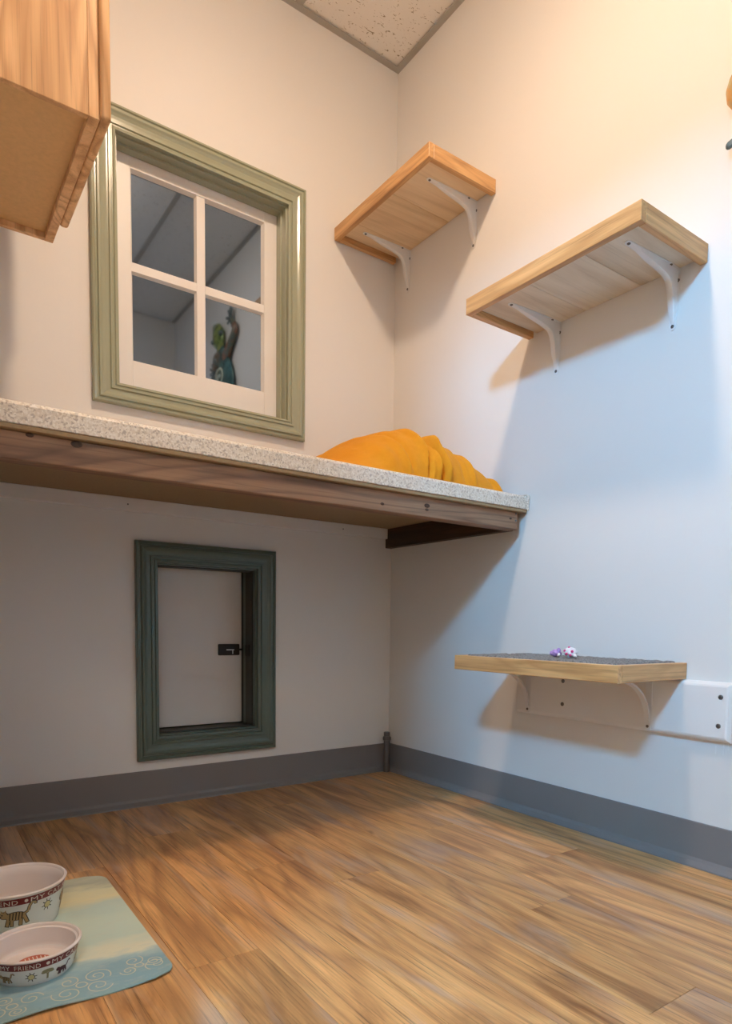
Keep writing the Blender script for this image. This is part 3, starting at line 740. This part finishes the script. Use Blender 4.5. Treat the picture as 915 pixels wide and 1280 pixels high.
# ------------------------------------------------------------------ pipe stub in the corner
pp = new_root('pipe_stub', (-0.030, -0.030, 0), 'short dark grey pipe stub standing in the floor corner', 'pipe')
part('pipe', lathe([(0, 0.0005), (0.0115, 0.0005), (0.0115, 0.116), (0.0, 0.116)], (-0.030, -0.030, 0), 20), M['pipe'], pp, smooth=True)
part('collar', lathe([(0.0116, 0.116), (0.0145, 0.117), (0.0150, 0.121), (0.0150, 0.127), (0.0115, 0.132), (0.0, 0.132), (0.0, 0.1163)], (-0.030, -0.030, 0), 20), M['pipe'], pp, smooth=True)
part('cap', lathe([(0.0, 0.1323), (0.0105, 0.1323), (0.0115, 0.1335), (0.0115, 0.1455), (0.010, 0.147), (0.0, 0.147)], (-0.030, -0.030, 0), 20), M['pipe'], pp, smooth=True)

# ------------------------------------------------------------------ placemat
MX0, MX1, MY0, MY1 = -1.421, -1.117, -0.972, -0.492
def placemat(zoff0, zoff1):
    bm = bmesh.new(); R = 0.035; nu, nv = 30, 48; top_, bot_ = [], []
    for j in range(nv+1):
        # denser rows at the rounded ends
        v = j/nv; y = MY0+(MY1-MY0)*v; dd = min(y-MY0, MY1-y)
        ins = R-math.sqrt(max(0, R*R-(R-dd)**2)) if dd < R else 0.0
        tr, br = [], []
        for i in range(nu+1):
            x = MX0+ins+(MX1-MX0-2*ins)*i/nu
            wz = 0.0045*max(0, 1-(y-MY0)/0.06)**2*(0.5+0.5*math.sin(x*38+0.6))
            yy = y+0.010*(x-MX1)/(MX1-MX0)*(1 if False else -0.6)+(0.010 if v > .5 else 0)*0
            tr.append(bm.verts.new((x, yy, zoff1+wz))); br.append(bm.verts.new((x, yy, zoff0+wz)))
        top_.append(tr); bot_.append(br)
    for j in range(nv):
        for i in range(nu):
            bm.faces.new((top_[j][i], top_[j][i+1], top_[j+1][i+1], top_[j+1][i])); bm.faces.new((bot_[j][i], bot_[j+1][i], bot_[j+1][i+1], bot_[j][i+1]))
        for i in (0, nu): bm.faces.new((top_[j][i], top_[j+1][i], bot_[j+1][i], bot_[j][i]))
    for i in range(nu):
        for j in (0, nv): bm.faces.new((top_[j][i], top_[j][i+1], bot_[j][i+1], bot_[j][i]))
    return bm
MZ = 0.0022
mc = ((MX0+MX1)/2, (MY0+MY1)/2, 0)
pm = part('placemat', placemat(0.0004, MZ), M['mat'], None, smooth=True, loc=mc)
tag(pm, 'blue and cream painted placemat with rounded corners under the two bowls', 'placemat')
def ribbon(bm, pts, w):
    n = len(pts); L = []
    for i, (x, y) in enumerate(pts):
        p = pts[max(i-1, 0)]; q = pts[min(i+1, n-1)]; tx, ty_ = q[0]-p[0], q[1]-p[1]; l = math.hypot(tx, ty_) or 1
        wz = 0.0045*max(0, 1-(y-MY0)/0.06)**2*(0.5+0.5*math.sin(x*38+0.6))
        L.append([bm.verts.new((x+s*ty_/l*w, y-s*tx/l*w, MZ+0.0004+wz)) for s in (-1, 1)])
    for A, B in zip(L, L[1:]): bm.faces.new((A[0], A[1], B[1], B[0]))
def spiral(cx, cy, r0, turns, a0, sg=1, n=44, grow=0.15):
    return [(cx+(r0*(grow+(1-grow)*i/n))*math.cos(a0+sg*2*math.pi*turns*i/n), cy+(r0*(grow+(1-grow)*i/n))*math.sin(a0+sg*2*math.pi*turns*i/n)) for i in range(n+1)]
for cx, cy, r in ((-1.160, -0.915, 0.022), (-1.245, -0.925, 0.026), (-1.335, -0.930, 0.024)):
    sw = bmesh.new()
    for k in range(4):
        a_ = k*math.pi/2+0.5+random.uniform(-0.45, 0.45); q = random.uniform(0.75, 1.25)
        ribbon(sw, spiral(cx+r*1.05*q*math.cos(a_), cy+r*0.80*math.sin(a_), r*0.66*q, random.uniform(1.2, 1.9), a_+math.pi+random.uniform(-0.5, 0.5), 1 if k % 2 else -1), 0.0008)
    ribbon(sw, spiral(cx, cy, r*0.3, 1.0, 0, grow=0.9), 0.0009)
    part('scroll_print', sw, M['cream'], pm)

# ------------------------------------------------------------------ bowls
def text_mesh(body, size):
    cu = bpy.data.curves.new('t', 'FONT'); cu.body = body; cu.size = size; cu.align_x = 'LEFT'; cu.resolution_u = 2
    cu.space_character = 1.08
    ob = bpy.data.objects.new('t', cu); COL.objects.link(ob); bpy.context.view_layer.update()
    me = bpy.data.meshes.new_from_object(ob.evaluated_get(bpy.context.evaluated_depsgraph_get()))
    vs_ = [tuple(v.co) for v in me.vertices]; fs = [tuple(p.vertices) for p in me.polygons]
    bpy.data.objects.remove(ob); bpy.data.curves.remove(cu); bpy.data.meshes.remove(me)
    return vs_, fs

def make_bowl(label, c, rb, rr, h, z0, th, repeats, cats, inner_print):
    C = Vector((c[0], c[1], z0)); t = new_root('cat_bowl', C, label, 'bowl', 'printed cat bowls on the placemat')
    def rz(z): return rb+(rr-0.0015-rb)*(max(0, min(1, z/h)))**0.9
    prof = [(0, 0.001), (rb-0.004, 0.001), (rb-0.0015, 0.0), (rb, 0.0025)]+[(rz(h*k/8), h*k/8) for k in range(1, 8)]+[(rz(h)-0.0005, h-0.004)]
    n = 72
    body = part('body', lathe(prof+[(rz(h)-0.003, h-0.004), (rb-0.004, 0.006), (rb-0.006, 0.004), (0, 0.003)], C, n), M['glaze'], t, smooth=True)
    ti = 0.0045
    part('rim', lathe([(rz(h)-0.0003, h-0.0042), (rr+0.0006, h-0.0028), (rr+0.0008, h-0.001), (rr-0.0006, h+0.0004), (rr-0.0030, h+0.0004), (rr-ti, h-0.0015), (rr-ti-0.0005, h-0.004)], C, n), M['glaze_in'], t, smooth=True)
    ip = [(rr-ti-0.0005, h-0.004)]+[(rz(h*k/8)-ti-0.0008, h*k/8) for k in range(7, 1, -1)]+[(rz(h*0.2)-ti-0.004, h*0.17), (rb-0.014, 0.0068), (0, 0.0066)]
    part('inside', lathe(ip, C, n), M['glaze_in'], t, smooth=True, recalc=True)
    zl, zh = th
    part('band', lathe([(rz(zl)+0.0003, zl), (rz((zl+zh)/2)+0.0004, (zl+zh)/2), (rz(zh)+0.0003, zh)], C, n), M['red'], t, smooth=True)
    def wrap(bm, polys, ang0, zbase, off, s=1.0):
        fb = bmesh.new()
        for vs_, fs in polys:
            V = [fb.verts.new((p[0]*s, p[1]*s, 0)) for p in vs_]
            for f in fs:
                try: fb.faces.new([V[i] for i in f])
                except ValueError: pass
        bmesh.ops.triangulate(fb, faces=fb.faces)
        for _ in range(3):
            bmesh.ops.remove_doubles(fb, verts=fb.verts, dist=1e-7)
            es = [e_ for e_ in fb.edges if e_.calc_length() > 0.0035]
            if not es: break
            bmesh.ops.subdivide_edges(fb, edges=es, cuts=1); bmesh.ops.triangulate(fb, faces=fb.faces)
        mp = {}
        for v in fb.verts:
            z = zbase+v.co.y; r = rz(z)+off; a_ = ang0+v.co.x/rz(zbase)
            mp[v] = bm.verts.new((C.x+r*math.cos(a_), C.y+r*math.sin(a_), C.z+z))
        for f in fb.faces:
            try: bm.faces.new([mp[v] for v in f.verts])
            except ValueError: pass
        fb.free()
        return bm
    lt = bmesh.new(); sz = (zh-zl)*0.92; zt_ = zl+(zh-zl)*0.17
    for words, a0, a1 in repeats:
        vs_, fs = text_mesh(words, sz); x0_ = min(v[0] for v in vs_); x1_ = max(v[0] for v in vs_)
        if words == '.':
            d_ = (zh-zl)*0.24; vs_ = [(d_*math.cos(q*math.pi/5), d_*math.sin(q*math.pi/5), 0) for q in range(10)]; fs = [tuple(range(10))]
            wrap(lt, [(vs_, fs)], rad(a0), (zl+zh)/2, 0.0009); continue
        k = rad(a1-a0)*rz(zt_)/(x1_-x0_)
        V = [((v[0]-x0_)*k, v[1]) for v in vs_]
        wrap(lt, [(V, fs)], rad(a0), zt_, 0.0009)
    part('lettering', lt, M['letter'], t, recalc=False)
    # printed figures
    def ell(cx, cy, a_, b_, n_=14, rot=0): return ([(cx+a_*math.cos(q)*math.cos(rot)-b_*math.sin(q)*math.sin(rot), cy+a_*math.cos(q)*math.sin(rot)+b_*math.sin(q)*math.cos(rot)) for q in [2*math.pi*i/n_ for i in range(n_)]], [tuple(range(n_))])
    def bar(p, q, w):
        dx, dy = q[0]-p[0], q[1]-p[1]; l = math.hypot(dx, dy); nx_, ny_ = -dy/l*w/2, dx/l*w/2
        return ([(p[0]+nx_, p[1]+ny_), (p[0]-nx_, p[1]-ny_), (q[0]-nx_, q[1]-ny_), (q[0]+nx_, q[1]+ny_)], [(0, 1, 2, 3)])
    def poly(pts): return (pts, [tuple(range(len(pts)))])
    def stroke(pts, w): return [bar(a_, b_, w) for a_, b_ in zip(pts, pts[1:])]
    for kind, ang, zb_, s in cats:
        A = rad(ang)
        if kind in ('cat', 'plum'):
            fill = 'tan' if kind == 'cat' else 'plum'
            sil = [ell(0.5, 0.42, 0.34, 0.17), ell(0.12, 0.50, 0.13, 0.14), poly([(0.02, 0.58), (0.04, 0.74), (0.11, 0.62)]), poly([(0.13, 0.62), (0.20, 0.74), (0.22, 0.57)]),
                   bar((0.28, 0.36), (0.20, 0.03), 0.10), bar((0.38, 0.34), (0.36, 0.02), 0.09), bar((0.68, 0.36), (0.66, 0.02), 0.10), bar((0.78, 0.40), (0.90, 0.08), 0.10)]+stroke([(0.80, 0.48), (0.92, 0.56), (0.96, 0.74), (1.04, 0.88), (1.16, 0.86), (1.16, 0.78)], 0.07)
            out = [ell(0.5, 0.42, 0.365, 0.195), ell(0.12, 0.50, 0.155, 0.165), bar((0.285, 0.36), (0.19, 0.0), 0.15), bar((0.38, 0.34), (0.36, -0.01), 0.135), bar((0.68, 0.36), (0.66, -0.01), 0.145), bar((0.78, 0.42), (0.915, 0.05), 0.15)]+stroke([(0.80, 0.48), (0.92, 0.56), (0.96, 0.74), (1.04, 0.89), (1.17, 0.87), (1.17, 0.76)], 0.12)
            part('cat_outline', wrap(bmesh.new(), out, A, zb_, 0.0004, s), M['ink'], t, recalc=False)
            fg = part('cat_print', wrap(bmesh.new(), sil, A, zb_, 0.0007, s), M[fill], t, recalc=False)
            st = [bar((x, 0.27+0.05*abs(x-0.5)), (x+0.03, 0.58-0.10*abs(x-0.5)), 0.035) for x in (0.30, 0.40, 0.50, 0.60, 0.70)]+[ell(0.07, 0.53, 0.025, 0.03, 8), ell(0.02, 0.46, 0.03, 0.03, 8)]
            part('stripes', wrap(bmesh.new(), st, A, zb_, 0.0010, s), M['ink'], fg, recalc=False)
        elif kind == 'sun':
            rays = []
            for q in range(8):
                a_ = q*math.pi/4+0.2; rays.append(bar((0.5+0.26*math.cos(a_), 0.5+0.26*math.sin(a_)), (0.5+0.55*math.cos(a_), 0.5+0.55*math.sin(a_)), 0.08))
            part('sun_outline', wrap(bmesh.new(), rays+[ell(0.5, 0.5, 0.34, 0.34)], A, zb_, 0.0004, s), M['ink'], t, recalc=False)
            part('sun_print', wrap(bmesh.new(), [ell(0.5, 0.5, 0.29, 0.29)], A, zb_, 0.0007, s), M['sun'], t, recalc=False)
        elif kind == 'tree':
            part('tree_print', wrap(bmesh.new(), [bar((0.5, 0.0), (0.5, 0.62), 0.16), bar((0.5, 0.5), (0.2, 0.72), 0.08), bar((0.5, 0.5), (0.8, 0.72), 0.08), ell(0.5, 0.80, 0.46, 0.17), ell(0.2, 0.68, 0.22, 0.13), ell(0.8, 0.68, 0.22, 0.13)], A, zb_, 0.0005, s), M['olive'], t, recalc=False)
    if inner_print:
        q = bmesh.new(); zi = 0.0076
        lathe([(0, zi), (rb*0.50, zi)], C, 28, q)
        ipn = part('inner_print', q, M['rust'], t, recalc=True)
        q = bmesh.new()
        for k in range(-4, 5):
            x = C.x+k*rb*0.10; hh = math.sqrt(max(0.0, (rb*0.46)**2-(k*rb*0.10)**2))
            v4 = [q.verts.new(p) for p in ((x-0.0007, C.y-hh, C.z+zi+0.0003), (x+0.0007, C.y-hh, C.z+zi+0.0003), (x+0.0012, C.y+hh*0.9, C.z+zi+0.0003), (x-0.0002, C.y+hh*0.9, C.z+zi+0.0003))]
            q.faces.new(v4)
        part('inner_marks', q, M['letter'], ipn)
    return t
def around(seq): return seq
make_bowl('smaller white cat bowl with a red MY FRIEND band, nearer the mat edge', (-1.294, -0.835), 0.054, 0.066, 0.0430, MZ+0.0002, (0.0275, 0.0385),
          around([('MY', -141, -127), ('FRIEND', -121.5, -90), ('.', -81, 0), ('MY', -76, -60), ('CAT', -56, -33), ('.', -23, 0), ('MY', -16, -2), ('FRIEND', 4, 35), ('.', 44, 0), ('MY', 50, 66), ('CAT', 70, 93), ('.', 103, 0), ('MY', 110, 124), ('FRIEND', 130, 161), ('.', 170, 0), ('MY', 176, 190), ('CAT', 194, 210)]),
          [('cat', -146, 0.007, 0.0185), ('sun', -109, 0.0085, 0.014), ('tree', -89, 0.007, 0.0165), ('plum', -68, 0.006, 0.0185), ('sun', -30, 0.0085, 0.014), ('cat', 0, 0.007, 0.0185), ('tree', 60, 0.007, 0.0165), ('cat', 120, 0.007, 0.0185)], True)
make_bowl('larger white cat bowl with a striped cat print, behind the smaller bowl', (-1.297, -0.638), 0.068, 0.083, 0.0750, MZ+0.0002, (0.0570, 0.0690),
          around([('MY', -146, -134), ('FRIEND', -128, -93), ('.', -84, 0), ('MY', -79, -62), ('CAT', -58, -36), ('.', -26, 0), ('MY', -19, -6), ('FRIEND', 0, 30), ('.', 40, 0), ('MY', 46, 60), ('CAT', 64, 86), ('.', 96, 0), ('MY', 103, 116), ('FRIEND', 122, 152), ('.', 161, 0), ('MY', 167, 181), ('CAT', 185, 205)]),
          [('cat', -113, 0.020, 0.043), ('sun', -64, 0.034, 0.0190), ('cat', -30, 0.018, 0.046), ('sun', 25, 0.034, 0.019), ('tree', 60, 0.018, 0.036), ('plum', 110, 0.018, 0.046)], False)

# ------------------------------------------------------------------ gecko wall sculpture
gk = new_root('gecko_sculpture', (0, -1.33, 1.40), 'painted metal gecko with a raised arm, hung on the shelf wall', 'wall art')
X = -0.022; fl_ = (1.0, 0.55)
def G(y, z, x=X): return (x, y, z)
part('torso', sweep([G(-1.435, 2.035), G(-1.415, 1.975), G(-1.375, 1.90), G(-1.345, 1.81), G(-1.345, 1.71), G(-1.375, 1.62)], [0.034, 0.058, 0.082, 0.098, 0.092, 0.055], (1, 0.20), n=14), M['g_body'], gk, smooth=True)
part('tail', sweep([G(-1.370, 1.63), G(-1.40, 1.54), G(-1.38, 1.44), G(-1.30, 1.39), G(-1.245, 1.43), G(-1.27, 1.48)], [0.050, 0.036, 0.026, 0.018, 0.012, 0.007], fl_, n=10), M['g_body'], gk, smooth=True)
hd = part('head', sweep([G(-1.425, 2.03), G(-1.440, 2.075), G(-1.470, 2.115), G(-1.505, 2.150)], [0.040, 0.064, 0.056, 0.022], (1, 0.34), n=14), M['g_head'], gk, smooth=True)
for p in (G(-1.390, 2.085, -0.030), G(-1.495, 2.070, -0.030)): part('eye', blob(p, 0.015), M['g_foot'], hd, smooth=True)
def limb(pts, radii, mat, toes, name, hand):
    o = part(name, sweep([G(*p) for p in pts], radii, fl_, n=10), mat, gk, smooth=True)
    hy, hz = pts[-1]
    hb = bmesh.new(); sweep([G(hy, hz), G(hy+0.001, hz+0.004)], [0.017, 0.017], (1, 0.6), n=10, bm=hb)
    for ty_, tz in toes:
        sweep([G(hy, hz), G(hy+ty_*0.6, hz+tz*0.6), G(hy+ty_, hz+tz)], [0.010, 0.0065, 0.0085], (1, 0.7), n=8, bm=hb, sub=3)
    part(hand, hb, M['g_foot'], o, smooth=True)
limb([(-1.345, 1.955), (-1.280, 2.005), (-1.228, 2.055), (-1.255, 2.095), (-1.285, 2.125)], [0.036, 0.027, 0.022, 0.018, 0.014], M['g_arm'], [(0.022, 0.040), (0.004, 0.052), (-0.020, 0.045), (-0.045, 0.018), (-0.030, -0.012)], 'arm', 'hand')
limb([(-1.425, 1.965), (-1.480, 1.985), (-1.500, 1.945), (-1.515, 1.925)], [0.034, 0.026, 0.020, 0.015], M['g_arm'], [(-0.020, 0.040), (-0.042, 0.022), (-0.045, -0.006), (-0.028, -0.032), (0.004, -0.04)], 'arm', 'hand')
limb([(-1.310, 1.680), (-1.250, 1.690), (-1.198, 1.640), (-1.230, 1.590), (-1.222, 1.555)], [0.045, 0.036, 0.030, 0.022, 0.016], M['g_leg'], [(0.040, -0.018), (0.016, -0.042), (-0.006, -0.050), (-0.03, -0.036)], 'leg', 'foot')
limb([(-1.395, 1.675), (-1.465, 1.690), (-1.515, 1.640), (-1.490, 1.585), (-1.505, 1.545)], [0.045, 0.038, 0.030, 0.022, 0.016], M['g_leg'], [(-0.040, -0.012), (-0.030, -0.04), (0.0, -0.05), (0.025, -0.04)], 'leg', 'foot')
sp_ = bmesh.new()
ctr = spiral(-1.385, 1.85, 0.060, 1.6, 0.4, 1, 40, 0.12)
sweep([G(p[0], p[1], -0.041) for p in ctr[::2]], [0.0065]*len(ctr[::2]), (1, 0.5), n=8, bm=sp_, sub=3)
part('swirl', sp_, M['g_swirl'], gk, smooth=True)

# ------------------------------------------------------------------ scuffs on the shelf wall
wr = [o for o in COL.objects if o.name == 'wall_right'][0]
for y, z, L in ((-1.205, 0.270, 0.018), (-1.222, 0.276, 0.030), (-1.232, 0.286, 0.026)):
    part('scuff', bx(-0.0004, -0.0001, y-0.0012, y+0.0012, z-L/2, z+L/2), M['white'], wr)
